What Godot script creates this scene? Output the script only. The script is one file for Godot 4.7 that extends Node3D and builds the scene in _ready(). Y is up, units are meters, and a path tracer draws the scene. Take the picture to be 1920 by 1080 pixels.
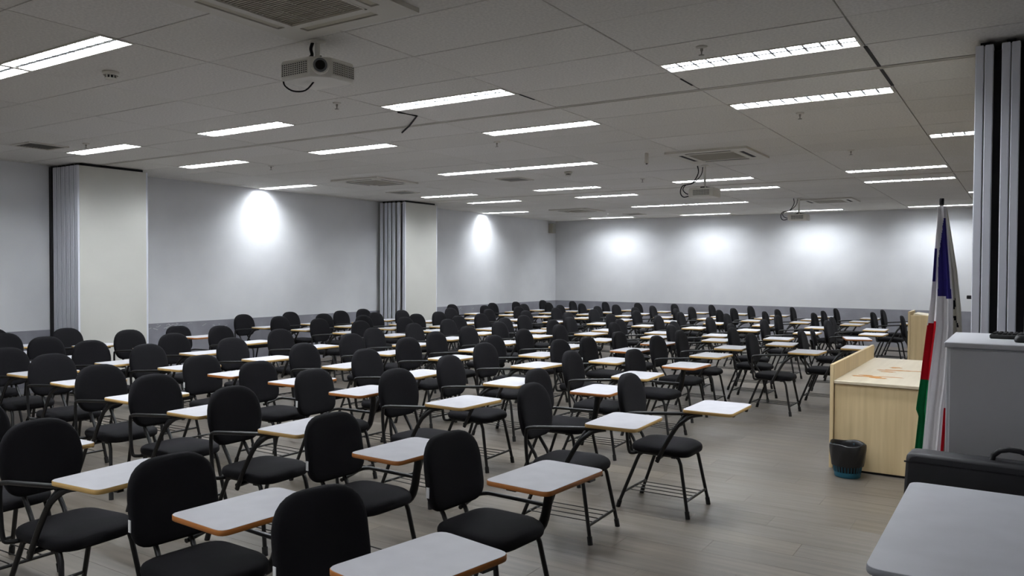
extends Node3D
# A large classroom full of tablet-arm chairs. The room's axes: x to the right along the back wall, -z towards the back wall.

const H := 3.031          # underside of the ceiling tiles
const X0 := -11.0         # left wall
const X1 := 2.7           # right wall
const Z0 := -19.2         # back wall
const Z1 := 2.2           # wall behind the camera
const EYE := Vector3(0, 1.65, 0)
const TRACK := [-5.84, -12.42]
const ORD := ["", "first", "second", "third", "fourth", "fifth", "sixth", "seventh", "eighth", "ninth", "tenth", "eleventh", "twelfth", "thirteenth", "fourteenth", "fifteenth", "sixteenth"]

var M := {}
var rng := RandomNumberGenerator.new()
var used := {}
var cam: Camera3D

func _ready() -> void:
	rng.seed = 7
	# ---------------------------------------------------------------- camera, surroundings, exposure
	cam = Camera3D.new()
	cam.name = "camera"
	cam.fov = rad_to_deg(2.0 * atan(540.0 / 1478.3))
	cam.near = 0.05
	cam.far = 100.0
	cam.rotation_order = EULER_ORDER_YXZ
	cam.position = EYE
	cam.rotation = Vector3(deg_to_rad(-1.2545), deg_to_rad(32.963), deg_to_rad(0.2483))
	add_child(cam)
	cam.current = true
	var env := Environment.new()
	env.background_mode = Environment.BG_COLOR
	env.background_color = Color(0, 0, 0)
	env.tonemap_mode = Environment.TONE_MAPPER_LINEAR
	env.tonemap_exposure = 0.98
	env.sdfgi_enabled = true
	env.ssao_enabled = true
	env.ssil_enabled = true
	var we := WorldEnvironment.new()
	we.name = "surroundings"
	we.environment = env
	add_child(we)
	materials()
	lights()
	shell()
	ceiling()
	partitions()
	chairs()
	front_furniture()
	ceiling_fittings()

# ==================================================================== materials
func mat(rgb: Color, rough := 0.8, metal := 0.0, spec := 0.5) -> StandardMaterial3D:
	var m := StandardMaterial3D.new()
	m.albedo_color = rgb
	m.roughness = rough
	m.metallic = metal
	m.metallic_specular = spec
	m.cull_mode = BaseMaterial3D.CULL_DISABLED
	return m

func noise_tex(freq: float, octaves: int, lo: Color, hi: Color, sd := 1, size := 512) -> NoiseTexture2D:
	var n := FastNoiseLite.new()
	n.seed = sd
	n.noise_type = FastNoiseLite.TYPE_SIMPLEX_SMOOTH
	n.frequency = freq
	n.fractal_octaves = octaves
	var g := Gradient.new()
	g.set_color(0, lo)
	g.set_color(1, hi)
	var t := NoiseTexture2D.new()
	t.width = size
	t.height = size
	t.seamless = true
	t.noise = n
	t.color_ramp = g
	return t

func grained(m: StandardMaterial3D, t: Texture2D, scale: Vector3) -> StandardMaterial3D:
	m.albedo_texture = t
	m.uv1_triplanar = true
	m.uv1_world_triplanar = true
	m.uv1_scale = scale
	return m

func materials() -> void:
	M.fabric = mat(Color8(18, 17, 20), 0.92, 0.0, 0.3)
	M.fabric.rim_enabled = true
	M.fabric.rim = 0.06
	M.frame = mat(Color8(15, 15, 16), 0.42)
	M.rubber = mat(Color8(16, 16, 16), 0.7)
	M.tablet = grained(mat(Color8(196, 195, 200), 0.38), noise_tex(0.02, 3, Color(0.95, 0.95, 0.955), Color(1, 1, 1), 3, 256), Vector3(1.3, 1.3, 1.3))
	M.edge_pale = mat(Color8(196, 160, 98), 0.55)
	M.edge_brown = mat(Color8(172, 108, 50), 0.5)
	M.tag = mat(Color8(225, 225, 225), 0.8)
	M.wall = grained(mat(Color8(236, 237, 239), 0.75, 0.0, 0.35), noise_tex(0.006, 4, Color(0.94, 0.94, 0.945), Color(1, 1, 1), 5), Vector3(0.22, 0.22, 0.22))
	M.dado = grained(mat(Color8(152, 152, 160), 0.6), noise_tex(0.012, 4, Color(0.88, 0.88, 0.88), Color(1, 1, 1), 6), Vector3(0.4, 0.4, 0.4))
	M.scuff = mat(Color8(186, 186, 190), 0.9)
	M.base = mat(Color8(150, 150, 154), 0.6)
	var streak := noise_tex(0.012, 4, Color(0.8, 0.795, 0.79), Color(1, 1, 1), 8)
	M.planks = []
	for c in [Color8(114, 106, 96), Color8(118, 110, 99), Color8(109, 102, 93), Color8(115, 108, 99)]:
		var p := grained(mat(c, 0.36, 0.0, 0.5), streak, Vector3(0.16, 1.0, 2.3))
		M.planks.append(p)
	M.screed = mat(Color8(96, 92, 86), 0.8)
	M.tiles = []
	var speck := noise_tex(0.09, 3, Color(0.9, 0.9, 0.9), Color(1, 1, 1), 11, 512)
	for c in [Color8(238, 235, 229), Color8(235, 232, 226), Color8(240, 237, 232)]:
		M.tiles.append(grained(mat(c, 0.95, 0.0, 0.2), speck, Vector3(0.9, 0.9, 0.9)))
	M.tgrid = mat(Color8(168, 166, 160), 0.7)
	M.slab = mat(Color8(110, 108, 104), 0.95)
	M.dark = mat(Color8(14, 14, 14), 0.7)
	M.alu = mat(Color8(226, 228, 237), 0.4)
	M.panel_face = grained(mat(Color8(206, 205, 198), 0.6), noise_tex(0.01, 3, Color(0.96, 0.96, 0.96), Color(1, 1, 1), 13, 256), Vector3(0.3, 0.3, 0.3))
	M.panel_core = mat(Color8(212, 208, 178), 0.6)
	M.gasket = mat(Color8(20, 18, 24), 0.8)
	M.reflector = mat(Color8(225, 228, 232), 0.3, 0.7)
	M.housing = mat(Color8(225, 225, 225), 0.5)
	M.tube = mat(Color8(250, 250, 255), 0.5)
	M.tube.emission_enabled = true
	M.tube.emission = Color(0.95, 0.98, 1.0)
	M.tube.emission_energy_multiplier = 6.0
	M.plastic = mat(Color8(214, 210, 200), 0.5)
	M.plastic_warm = mat(Color8(196, 190, 172), 0.55)
	M.ac_grille = mat(Color8(178, 172, 158), 0.6)
	M.projector = mat(Color8(236, 233, 225), 0.5)
	M.lens_ring = mat(Color8(120, 122, 126), 0.3)
	M.glass = mat(Color8(10, 10, 14), 0.08)
	M.brass = mat(Color8(150, 146, 138), 0.35, 0.6)
	M.wood = grained(mat(Color8(222, 200, 158), 0.5), noise_tex(0.012, 4, Color(0.9, 0.88, 0.85), Color(1, 1, 1), 17), Vector3(2.2, 0.14, 2.2))
	M.wood_top = grained(mat(Color8(206, 194, 170), 0.42), noise_tex(0.012, 4, Color(0.93, 0.92, 0.9), Color(1, 1, 1), 18), Vector3(2.0, 2.0, 0.14))
	M.stain = mat(Color8(180, 122, 48), 0.6)
	M.grey_steel = mat(Color8(226, 226, 231), 0.5)
	M.table_top = grained(mat(Color8(224, 225, 232), 0.4), noise_tex(0.02, 3, Color(0.96, 0.96, 0.96), Color(1, 1, 1), 19, 256), Vector3(0.8, 0.8, 0.8))
	M.table_edge = mat(Color8(150, 152, 158), 0.5)
	M.vinyl = mat(Color8(30, 29, 34), 0.55)
	M.key = mat(Color8(22, 22, 24), 0.5)
	M.bag = mat(Color8(20, 20, 22), 0.35)
	M.bin = mat(Color8(24, 88, 108), 0.5)
	M.cloth_white = mat(Color8(238, 235, 237), 0.85, 0.0, 0.2)
	M.cloth_blue = mat(Color8(52, 46, 120), 0.85, 0.0, 0.2)
	M.cloth_red = mat(Color8(176, 18, 30), 0.85, 0.0, 0.2)
	M.cloth_green = mat(Color8(16, 104, 58), 0.85, 0.0, 0.2)
	M.cloth_cream = mat(Color8(214, 210, 196), 0.85, 0.0, 0.2)
	M.cloth_black = mat(Color8(26, 26, 30), 0.85, 0.0, 0.2)
	for k in ["cloth_white", "cloth_blue", "cloth_red", "cloth_green", "cloth_cream", "cloth_black"]:
		M[k].backlight_enabled = true
		M[k].backlight = Color(M[k].albedo_color.r * 0.2, M[k].albedo_color.g * 0.2, M[k].albedo_color.b * 0.2)

# ==================================================================== mesh helpers
func mb() -> SurfaceTool:
	var st := SurfaceTool.new()
	st.begin(Mesh.PRIMITIVE_TRIANGLES)
	return st

func tri(st: SurfaceTool, a: Vector3, b: Vector3, c: Vector3, out: Vector3) -> void:
	if (c - a).cross(b - a).dot(out) < 0.0:
		var t := b
		b = c
		c = t
	st.add_vertex(a)
	st.add_vertex(b)
	st.add_vertex(c)

func quad(st: SurfaceTool, a: Vector3, b: Vector3, c: Vector3, d: Vector3, out: Vector3) -> void:
	tri(st, a, b, c, out)
	tri(st, a, c, d, out)

# a box with chamfered edges when ch > 0
func box(st: SurfaceTool, c: Vector3, s: Vector3, ch := 0.0, basis := Basis()) -> void:
	st.set_smooth_group(-1)
	var e := s * 0.5
	if ch <= 0.0:
		for ax in 3:
			for sg in [-1.0, 1.0]:
				var n := Vector3.ZERO
				n[ax] = sg
				var u := Vector3.ZERO
				u[(ax + 1) % 3] = e[(ax + 1) % 3]
				var v := Vector3.ZERO
				v[(ax + 2) % 3] = e[(ax + 2) % 3]
				var o: Vector3 = n * e[ax]
				quad(st, c + basis * (o - u - v), c + basis * (o + u - v), c + basis * (o + u + v), c + basis * (o - u + v), basis * n)
		return
	var i := e - Vector3.ONE * ch
	for ax in 3:
		var a1 := (ax + 1) % 3
		var a2 := (ax + 2) % 3
		for sg in [-1.0, 1.0]:
			var n := Vector3.ZERO
			n[ax] = sg
			var u := Vector3.ZERO
			u[a1] = i[a1]
			var v := Vector3.ZERO
			v[a2] = i[a2]
			var o: Vector3 = n * e[ax]
			quad(st, c + basis * (o - u - v), c + basis * (o + u - v), c + basis * (o + u + v), c + basis * (o - u + v), basis * n)
		for s1 in [-1.0, 1.0]:
			for s2 in [-1.0, 1.0]:
				var p := Vector3.ZERO
				p[a1] = s1 * e[a1]
				p[a2] = s2 * i[a2]
				var q := Vector3.ZERO
				q[a1] = s1 * i[a1]
				q[a2] = s2 * e[a2]
				var l := Vector3.ZERO
				l[ax] = i[ax]
				quad(st, c + basis * (p - l), c + basis * (p + l), c + basis * (q + l), c + basis * (q - l), basis * (p + q))
	for sx in [-1.0, 1.0]:
		for sy in [-1.0, 1.0]:
			for sz in [-1.0, 1.0]:
				var d := Vector3(sx, sy, sz)
				tri(st, c + basis * (d * Vector3(e.x, i.y, i.z)), c + basis * (d * Vector3(i.x, e.y, i.z)), c + basis * (d * Vector3(i.x, i.y, e.z)), basis * d)

# a louvre blade: wide at its lower edge, thin at its upper one
func wedge(st: SurfaceTool, a: Vector3, b: Vector3, w0: float, w1: float, h: float) -> void:
	var side := (b - a).normalized().cross(Vector3.UP)
	var up := Vector3(0, h, 0)
	st.set_smooth_group(-1)
	quad(st, a - side * w0 / 2, b - side * w0 / 2, b + side * w0 / 2, a + side * w0 / 2, Vector3.DOWN)
	for s in [-1.0, 1.0]:
		quad(st, a + side * s * w0 / 2, b + side * s * w0 / 2, b + side * s * w1 / 2 + up, a + side * s * w1 / 2 + up, side * s)
	quad(st, a - side * w1 / 2 + up, b - side * w1 / 2 + up, b + side * w1 / 2 + up, a + side * w1 / 2 + up, Vector3.UP)

# a tube along points, flat: ratio of its second half-width to r
func tube(st: SurfaceTool, pts: Array, r: float, sides := 8, flat := 1.0, up := Vector3(0, 0, 1)) -> void:
	var rings := []
	for k in pts.size():
		var p: Vector3 = pts[k]
		var d: Vector3
		if k == 0:
			d = pts[1] - p
		elif k == pts.size() - 1:
			d = p - pts[k - 1]
		else:
			d = (pts[k + 1] - p).normalized() + (p - pts[k - 1]).normalized()
		d = d.normalized()
		var side := d.cross(up)
		if side.length() < 0.05:
			side = d.cross(Vector3(0, 1, 0.3))
		side = side.normalized()
		var u2 := side.cross(d).normalized()
		var ring := []
		for j in sides:
			var a := TAU * j / sides
			ring.append(p + side * cos(a) * r + u2 * sin(a) * r * flat)
		rings.append(ring)
	loft(st, rings, true, true)

# the same points with smooth curves between them
func curved(pts: Array, steps := 4) -> Array:
	var out := []
	for k in pts.size() - 1:
		var p0: Vector3 = pts[maxi(k - 1, 0)]
		var p1: Vector3 = pts[k]
		var p2: Vector3 = pts[k + 1]
		var p3: Vector3 = pts[mini(k + 2, pts.size() - 1)]
		for j in steps:
			out.append(p1.cubic_interpolate(p2, p0, p3, float(j) / steps))
	out.append(pts[-1])
	return out

# rings of points joined into a skin
func loft(st: SurfaceTool, rings: Array, cap0: bool, cap1: bool) -> void:
	var n: int = rings[0].size()
	var skin := []
	var caps := []
	for k in rings.size() - 1:
		for j in n:
			var j2 := (j + 1) % n
			skin.append([rings[k][j], rings[k][j2], rings[k + 1][j2]])
			skin.append([rings[k][j], rings[k + 1][j2], rings[k + 1][j]])
	for e in [[cap0, rings[0], true], [cap1, rings[-1], false]]:
		if e[0]:
			var c := Vector3.ZERO
			for p in e[1]:
				c += p / n
			for j in n:
				var p: Vector3 = e[1][j]
				var q: Vector3 = e[1][(j + 1) % n]
				caps.append([c, q, p] if e[2] else [c, p, q])
	var mid := Vector3.ZERO
	for t in skin:
		mid += (t[0] + t[1] + t[2]) / (3.0 * skin.size())
	var volume := 0.0
	for t in skin + caps:
		volume += (t[0] - mid).dot((t[2] - t[0]).cross(t[1] - t[0]))
	st.set_smooth_group(0)
	for t in skin:
		st.add_vertex(t[0])
		st.add_vertex(t[1] if volume > 0.0 else t[2])
		st.add_vertex(t[2] if volume > 0.0 else t[1])
	st.set_smooth_group(-1)
	for t in caps:
		st.add_vertex(t[0])
		st.add_vertex(t[1] if volume > 0.0 else t[2])
		st.add_vertex(t[2] if volume > 0.0 else t[1])

# a turned shape: profile of Vector2(radius, height)
func lathe(st: SurfaceTool, at: Vector3, prof: Array, sides := 16) -> void:
	st.set_smooth_group(0)
	for k in prof.size() - 1:
		var p: Vector2 = prof[k]
		var q: Vector2 = prof[k + 1]
		for j in sides:
			var a := TAU * j / sides
			var b := TAU * (j + 1) / sides
			var ra := Vector3(cos(a), 0, sin(a))
			var rb := Vector3(cos(b), 0, sin(b))
			var out := (ra + rb) * (q.y - p.y) + Vector3(0, -(q.x - p.x), 0) * 2.0
			if p.x > 0.0:
				tri(st, at + ra * p.x + Vector3(0, p.y, 0), at + rb * p.x + Vector3(0, p.y, 0), at + rb * q.x + Vector3(0, q.y, 0), out)
			if q.x > 0.0:
				tri(st, at + ra * p.x + Vector3(0, p.y, 0), at + rb * q.x + Vector3(0, q.y, 0), at + ra * q.x + Vector3(0, q.y, 0), out)

# a plane outline (Vector2 = x, z) with thickness, its upper and lower rims rounded by ch
func slab(st: SurfaceTool, outline: Array, y0: float, y1: float, ch: float) -> void:
	var rings := []
	for e in [[ch, y0], [0.0, y0 + ch], [0.0, y1 - ch], [ch, y1]]:
		var ring := []
		for p in shrink(outline, e[0]):
			ring.append(Vector3(p.x, e[1], p.y))
		rings.append(ring)
	loft(st, rings, true, true)

func shrink(o: Array, d: float) -> Array:
	var c := Vector2.ZERO
	for p in o:
		c += p / o.size()
	var r := []
	for p in o:
		var v: Vector2 = p - c
		r.append(c + v * maxf(0.0, 1.0 - d / v.length()))
	return r

# corners rounded with radius per corner
func rounded(corners: Array, radii: Array, steps := 4) -> Array:
	var out := []
	var n := corners.size()
	for k in n:
		var p: Vector2 = corners[k]
		var a: Vector2 = (corners[(k + n - 1) % n] - p).normalized()
		var b: Vector2 = (corners[(k + 1) % n] - p).normalized()
		var r: float = radii[k % radii.size()]
		for j in steps + 1:
			var t := float(j) / steps
			out.append((p + a * r) * (1 - t) * (1 - t) + p * 2.0 * t * (1 - t) + (p + b * r) * t * t)
	return out

func build(st: SurfaceTool, called: String, m: Material, parent: Node) -> MeshInstance3D:
	st.generate_normals()
	var mi := MeshInstance3D.new()
	mi.mesh = st.commit()
	mi.name = called
	mi.material_override = m
	parent.add_child(mi, true)
	return mi

func inst(mesh: Mesh, called: String, m: Material, parent: Node, at := Vector3.ZERO) -> MeshInstance3D:
	var mi := MeshInstance3D.new()
	mi.mesh = mesh
	mi.name = called
	mi.material_override = m
	mi.position = at
	parent.add_child(mi, true)
	return mi

func numbered(n: String) -> String:
	if not used.has(n):
		used[n] = 0
		return n
	used[n] += 1
	return "%s_%03d" % [n, used[n]]

func thing(called: String, label: String, category: String, at := Vector3.ZERO, turn := 0.0, group := "") -> Node3D:
	var o := Node3D.new()
	o.name = numbered(called)
	o.position = at
	o.rotation.y = turn
	tag(o, label, category, group)
	add_child(o)
	return o

func tag(o: Node, label: String, category: String, group := "") -> void:
	o.set_meta("label", label)
	o.set_meta("category", category)
	if group:
		o.set_meta("group", group)

func structure(called: String, label := "", category := "") -> Node3D:
	var o := Node3D.new()
	o.name = called
	o.set_meta("kind", "structure")
	if label:
		tag(o, label, category)
	add_child(o)
	return o

# rectangles (Rect2 in x, z) left of r when the holes are cut out
func cut(r: Rect2, holes: Array) -> Array:
	var left := [r]
	for h: Rect2 in holes:
		var next := []
		for q: Rect2 in left:
			if not q.intersects(h):
				next.append(q)
				continue
			var i := q.intersection(h)
			if i.position.y > q.position.y + 0.002:
				next.append(Rect2(q.position, Vector2(q.size.x, i.position.y - q.position.y)))
			if i.end.y < q.end.y - 0.002:
				next.append(Rect2(Vector2(q.position.x, i.end.y), Vector2(q.size.x, q.end.y - i.end.y)))
			if i.position.x > q.position.x + 0.002:
				next.append(Rect2(Vector2(q.position.x, i.position.y), Vector2(i.position.x - q.position.x, i.size.y)))
			if i.end.x < q.end.x - 0.002:
				next.append(Rect2(Vector2(i.end.x, i.position.y), Vector2(q.end.x - i.end.x, i.size.y)))
		left = next
	return left

# size on the picture of a small patch there, 0 when out of view
func shown(p: Vector3, n: Vector3) -> float:
	var v := p - EYE
	var q := cam.transform.basis.inverse() * v
	if q.z > -0.3 or absf(q.x / q.z) > 0.78 or absf(q.y / q.z) > 0.47:
		return 0.0
	return absf(v.normalized().dot(n)) / v.length_squared()

# ==================================================================== lights
# louvred fittings: [column of the tile grid, z, what it is near]
const LAMPS := [
	[0, -0.06, "over the foreground table, beside the room's right-hand end"], [2, -0.06, "over the nearest chairs, second from the right-hand wall"], [4, -0.06, "over the nearest chairs, third from the right-hand wall"],
	[3, -2.71, "over the front rows of chairs, abutting a second fitting"], [4, -2.71, "over the front rows of chairs, away from the projector"],
	[0, -5.1, "before the first folding-wall track, first from the open stack"], [2, -5.1, "before the first folding-wall track, second from the open stack"], [4, -5.1, "before the first folding-wall track, third from the open stack"], [6, -5.1, "before the first folding-wall track, nearest the left wall"],
	[0, -6.58, "behind the first folding-wall track, first from the open stack"], [2, -6.58, "behind the first folding-wall track, second from the open stack"], [4, -6.58, "behind the first folding-wall track, third from the open stack"], [6, -6.58, "behind the first folding-wall track, nearest the left wall"],
	[7, -9.02, "touching the left wall between the two white stacks"], [4, -9.02, "mid-room, paired end to end, on the left wall's side"], [3, -9.02, "mid-room, paired end to end, on the projector's side"], [-1, -9.02, "mid-room beside the right-hand folding stack"],
	[0, -11.64, "in the mid-room row above the wooden lectern"], [2, -11.64, "in the mid-room row behind the hanging projector"], [4, -11.64, "in the mid-room row, third from the lectern"], [6, -11.64, "in the mid-room row nearest the second white stack"],
	[0, -13.12, "behind the second track, first from the lectern's side"], [2, -13.12, "behind the second track, second from the lectern's side"], [4, -13.12, "behind the second track, third from the lectern's side"], [6, -13.12, "behind the second track, nearest the left wall"],
	[7, -15.63, "touching the left wall near the back corner"], [4, -15.63, "far row, paired end to end, on the left wall's side"], [3, -15.63, "far row, paired end to end, on the projector's side"], [-1, -15.63, "far row beside the right-hand end of the room"],
	[0, -18.5, "along the back wall, first from the flags' side"], [2, -18.5, "along the back wall, behind the farthest projector"], [4, -18.5, "along the back wall, third from the flags' side"], [6, -18.5, "along the back wall, nearest the back left corner"],
]
const LAMP_W := 0.2
const LAMP_E := 6.8

func column_x(n: float) -> float:
	return -0.833 - 1.25 * n

func lamp_rect(l: Array) -> Rect2:
	var xa := column_x(l[0] + 1) + 0.02
	if l[0] == 7:
		return Rect2(X0 + 0.07, l[1] - LAMP_W / 2, 1.2, LAMP_W)
	return Rect2(xa, l[1] - LAMP_W / 2, column_x(l[0]) - 0.02 - xa, LAMP_W)

func lights() -> void:
	for l in LAMPS:
		var r := lamp_rect(l)
		var len := r.size.x
		var at := Vector3(r.get_center().x, H, r.get_center().y)
		var o := thing("ceiling_light", "lit louvred light fitting " + l[2], "ceiling light", at, 0.0, "louvred ceiling lights")
		var st := mb()
		var dp := 0.105
		box(st, Vector3(0, dp, 0), Vector3(len, 0.006, LAMP_W))
		for s in [-1.0, 1.0]:
			box(st, Vector3(0, dp / 2, s * (LAMP_W / 2 - 0.003)), Vector3(len, dp, 0.006))
			box(st, Vector3(s * (len / 2 - 0.003), dp / 2, 0), Vector3(0.006, dp, LAMP_W))
		build(st, "housing", M.housing, o)
		for s in [-1.0, 1.0]:
			st = mb()
			tube(st, [Vector3(-len / 2 + 0.03, 0.08, s * 0.05), Vector3(len / 2 - 0.03, 0.08, s * 0.05)], 0.011, 8)
			build(st, "tube", M.tube, o)
		st = mb()
		wedge(st, Vector3(-len / 2 + 0.007, 0.001, 0), Vector3(len / 2 - 0.007, 0.001, 0), 0.03, 0.006, 0.03)
		build(st, "spine", M.reflector, o)
		var cells := 12
		for k in range(1, cells):
			st = mb()
			var bx := -len / 2 + len * k / cells
			wedge(st, Vector3(bx, 0.001, -LAMP_W / 2 + 0.008), Vector3(bx, 0.001, LAMP_W / 2 - 0.008), 0.016, 0.003, 0.03)
			build(st, "blade", M.reflector, o)
		st = mb()
		for s in [-1.0, 1.0]:
			box(st, Vector3(0, -0.002, s * (LAMP_W / 2 + 0.004)), Vector3(len + 0.016, 0.006, 0.012))
			box(st, Vector3(s * (len / 2 + 0.004), -0.002, 0), Vector3(0.012, 0.006, LAMP_W))
		build(st, "rim", M.plastic, o)
		var al := AreaLight3D.new()
		al.name = "light"
		al.area_size = Vector2(len - 0.05, LAMP_W - 0.03)
		al.light_energy = LAMP_E
		al.light_color = Color(0.96, 0.98, 1.0)
		al.area_range = 40.0
		al.shadow_enabled = true
		al.position = Vector3(0, 0.046, 0)
		al.rotation_degrees = Vector3(-90, 0, 0)
		o.add_child(al)

# ==================================================================== room shell
func shell() -> void:
	var top := H + 0.28
	# floor: planks along x
	var floor_ := structure("floor", "grey-beige vinyl plank floor with blurred wood streaks", "floor")
	var st := mb()
	box(st, Vector3((X0 + X1) / 2, -0.103, (Z0 + Z1) / 2), Vector3(X1 - X0 + 0.4, 0.2, Z1 - Z0 + 0.4))
	build(st, "screed", M.screed, floor_)
	var bm := mb()
	box(bm, Vector3.ZERO, Vector3(1.2185, 0.004, 0.2285))
	bm.generate_normals()
	var plank_mesh := bm.commit()
	var list := []
	var row := 0
	var z := Z0
	while z < Z1:
		var off := fmod(row * 0.47, 1.22)
		var x := X0 - off
		while x < X1:
			var xa := maxf(x, X0)
			var xb := minf(x + 1.22, X1)
			var zb := minf(z + 0.23, Z1)
			var full := xb - xa > 1.21 and zb - z > 0.22
			list.append({"r": Rect2(xa, z, xb - xa, zb - z), "full": full, "s": shown(Vector3((xa + xb) / 2, 0, z + 0.1), Vector3.UP), "m": rng.randi() % 4})
			x += 1.22
		z += 0.23
		row += 1
	list.sort_custom(func(a, b): return a.s > b.s)
	var rest := [mb(), mb(), mb(), mb()]
	var count := 0
	for p in list:
		var r: Rect2 = p.r
		var c := Vector3(r.get_center().x, -0.001, r.get_center().y)
		if p.full and count < 300:
			inst(plank_mesh, "plank", M.planks[p.m], floor_, c)
			count += 1
		elif r.size.x > 0.01 and r.size.y > 0.01:
			box(rest[p.m], c, Vector3(r.size.x - 0.0015, 0.004, r.size.y - 0.0015))
	for k in 4:
		build(rest[k], "farther_planks", M.planks[k], floor_).set_meta("kind", "stuff")
	# walls
	var zc := (Z0 + Z1) / 2
	var xc := (X0 + X1) / 2
	var defs := [
		["left", Vector3(X0 - 0.1, top / 2, zc), Vector3(0.2, top, Z1 - Z0 + 0.4), "white painted left wall with grey dado"],
		["right", Vector3(X1 + 0.1, top / 2, zc), Vector3(0.2, top, Z1 - Z0 + 0.4), "white painted wall out of view behind the folding stack"],
		["back", Vector3(xc, top / 2, Z0 - 0.1), Vector3(X1 - X0, top, 0.2), "white painted back wall with grey dado"],
		["front", Vector3(xc, top / 2, Z1 + 0.1), Vector3(X1 - X0, top, 0.2), "white painted wall behind the photographer"],
	]
	for d in defs:
		var w := structure("wall_" + d[0], d[3], "wall")
		st = mb()
		box(st, d[1], d[2])
		build(st, "plaster", M.wall, w)
		var inward: Vector3 = (Vector3(xc, d[1].y, zc) - d[1]) * Vector3(1 if d[2].x < 0.3 else 0, 0, 1 if d[2].z < 0.3 else 0)
		inward = inward.normalized()
		st = mb()
		var face: Vector3 = d[1] + inward * 0.1
		var dsz: Vector3 = Vector3(0.006, 0.83, Z1 - Z0) if d[2].x < 0.3 else Vector3(X1 - X0, 0.83, 0.006)
		box(st, Vector3(face.x, 0.415, face.z), dsz)
		build(st, "dado", M.dado, w)
		if d[0] == "left":
			# scraped paint along the upper edge of the dado
			for k in 34:
				st = mb()
				var zz := rng.randf_range(-18.5, -6.9)
				if k < 26:
					zz = rng.randf_range(-8.4, -6.8)
				if zz < -11.8 and zz > -13.2:
					continue
				box(st, Vector3(X0 + 0.0035, 0.83 - absf(rng.randfn(0.035, 0.03)) - 0.012, zz), Vector3(0.0012, rng.randf_range(0.004, 0.014), rng.randf_range(0.02, 0.11)), 0.0, Basis(Vector3.RIGHT, rng.randf_range(-0.5, 0.5)))
				build(st, "scuff", M.scuff, w)
		var b := structure("baseboard_" + d[0], "grey baseboard along the foot of the %s wall" % d[0], "baseboard")
		st = mb()
		var bsz: Vector3 = Vector3(0.02, 0.07, Z1 - Z0) if d[2].x < 0.3 else Vector3(X1 - X0, 0.07, 0.02)
		box(st, Vector3(face.x, 0.036, face.z) + inward * 0.01, bsz)
		build(st, "board", M.base, b)

# where something is let into the ceiling: AC cassettes, vents
const CASSETTES := [[-3.17, -2.77, true], [-3.05, -9.15, false], [-8.48, -9.15, false], [-3.15, -16.05, false], [-8.52, -15.85, false]]
const VENTS := [[-9.3, -4.57], [-6.47, -10.03], [-9.25, -10.7], [-7.9, -17.6]]

func ceiling_holes() -> Array:
	var holes := []
	for l in LAMPS:
		holes.append(lamp_rect(l).grow(0.002))
	for c in CASSETTES:
		holes.append(Rect2(c[0] - 0.44, c[1] - 0.44, 0.88, 0.88))
	for v in VENTS:
		holes.append(Rect2(v[0] - 0.19, v[1] - 0.19, 0.38, 0.38))
	for t in TRACK:
		holes.append(Rect2(X0, t - 0.035, X1 - X0, 0.07))
	return holes

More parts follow.
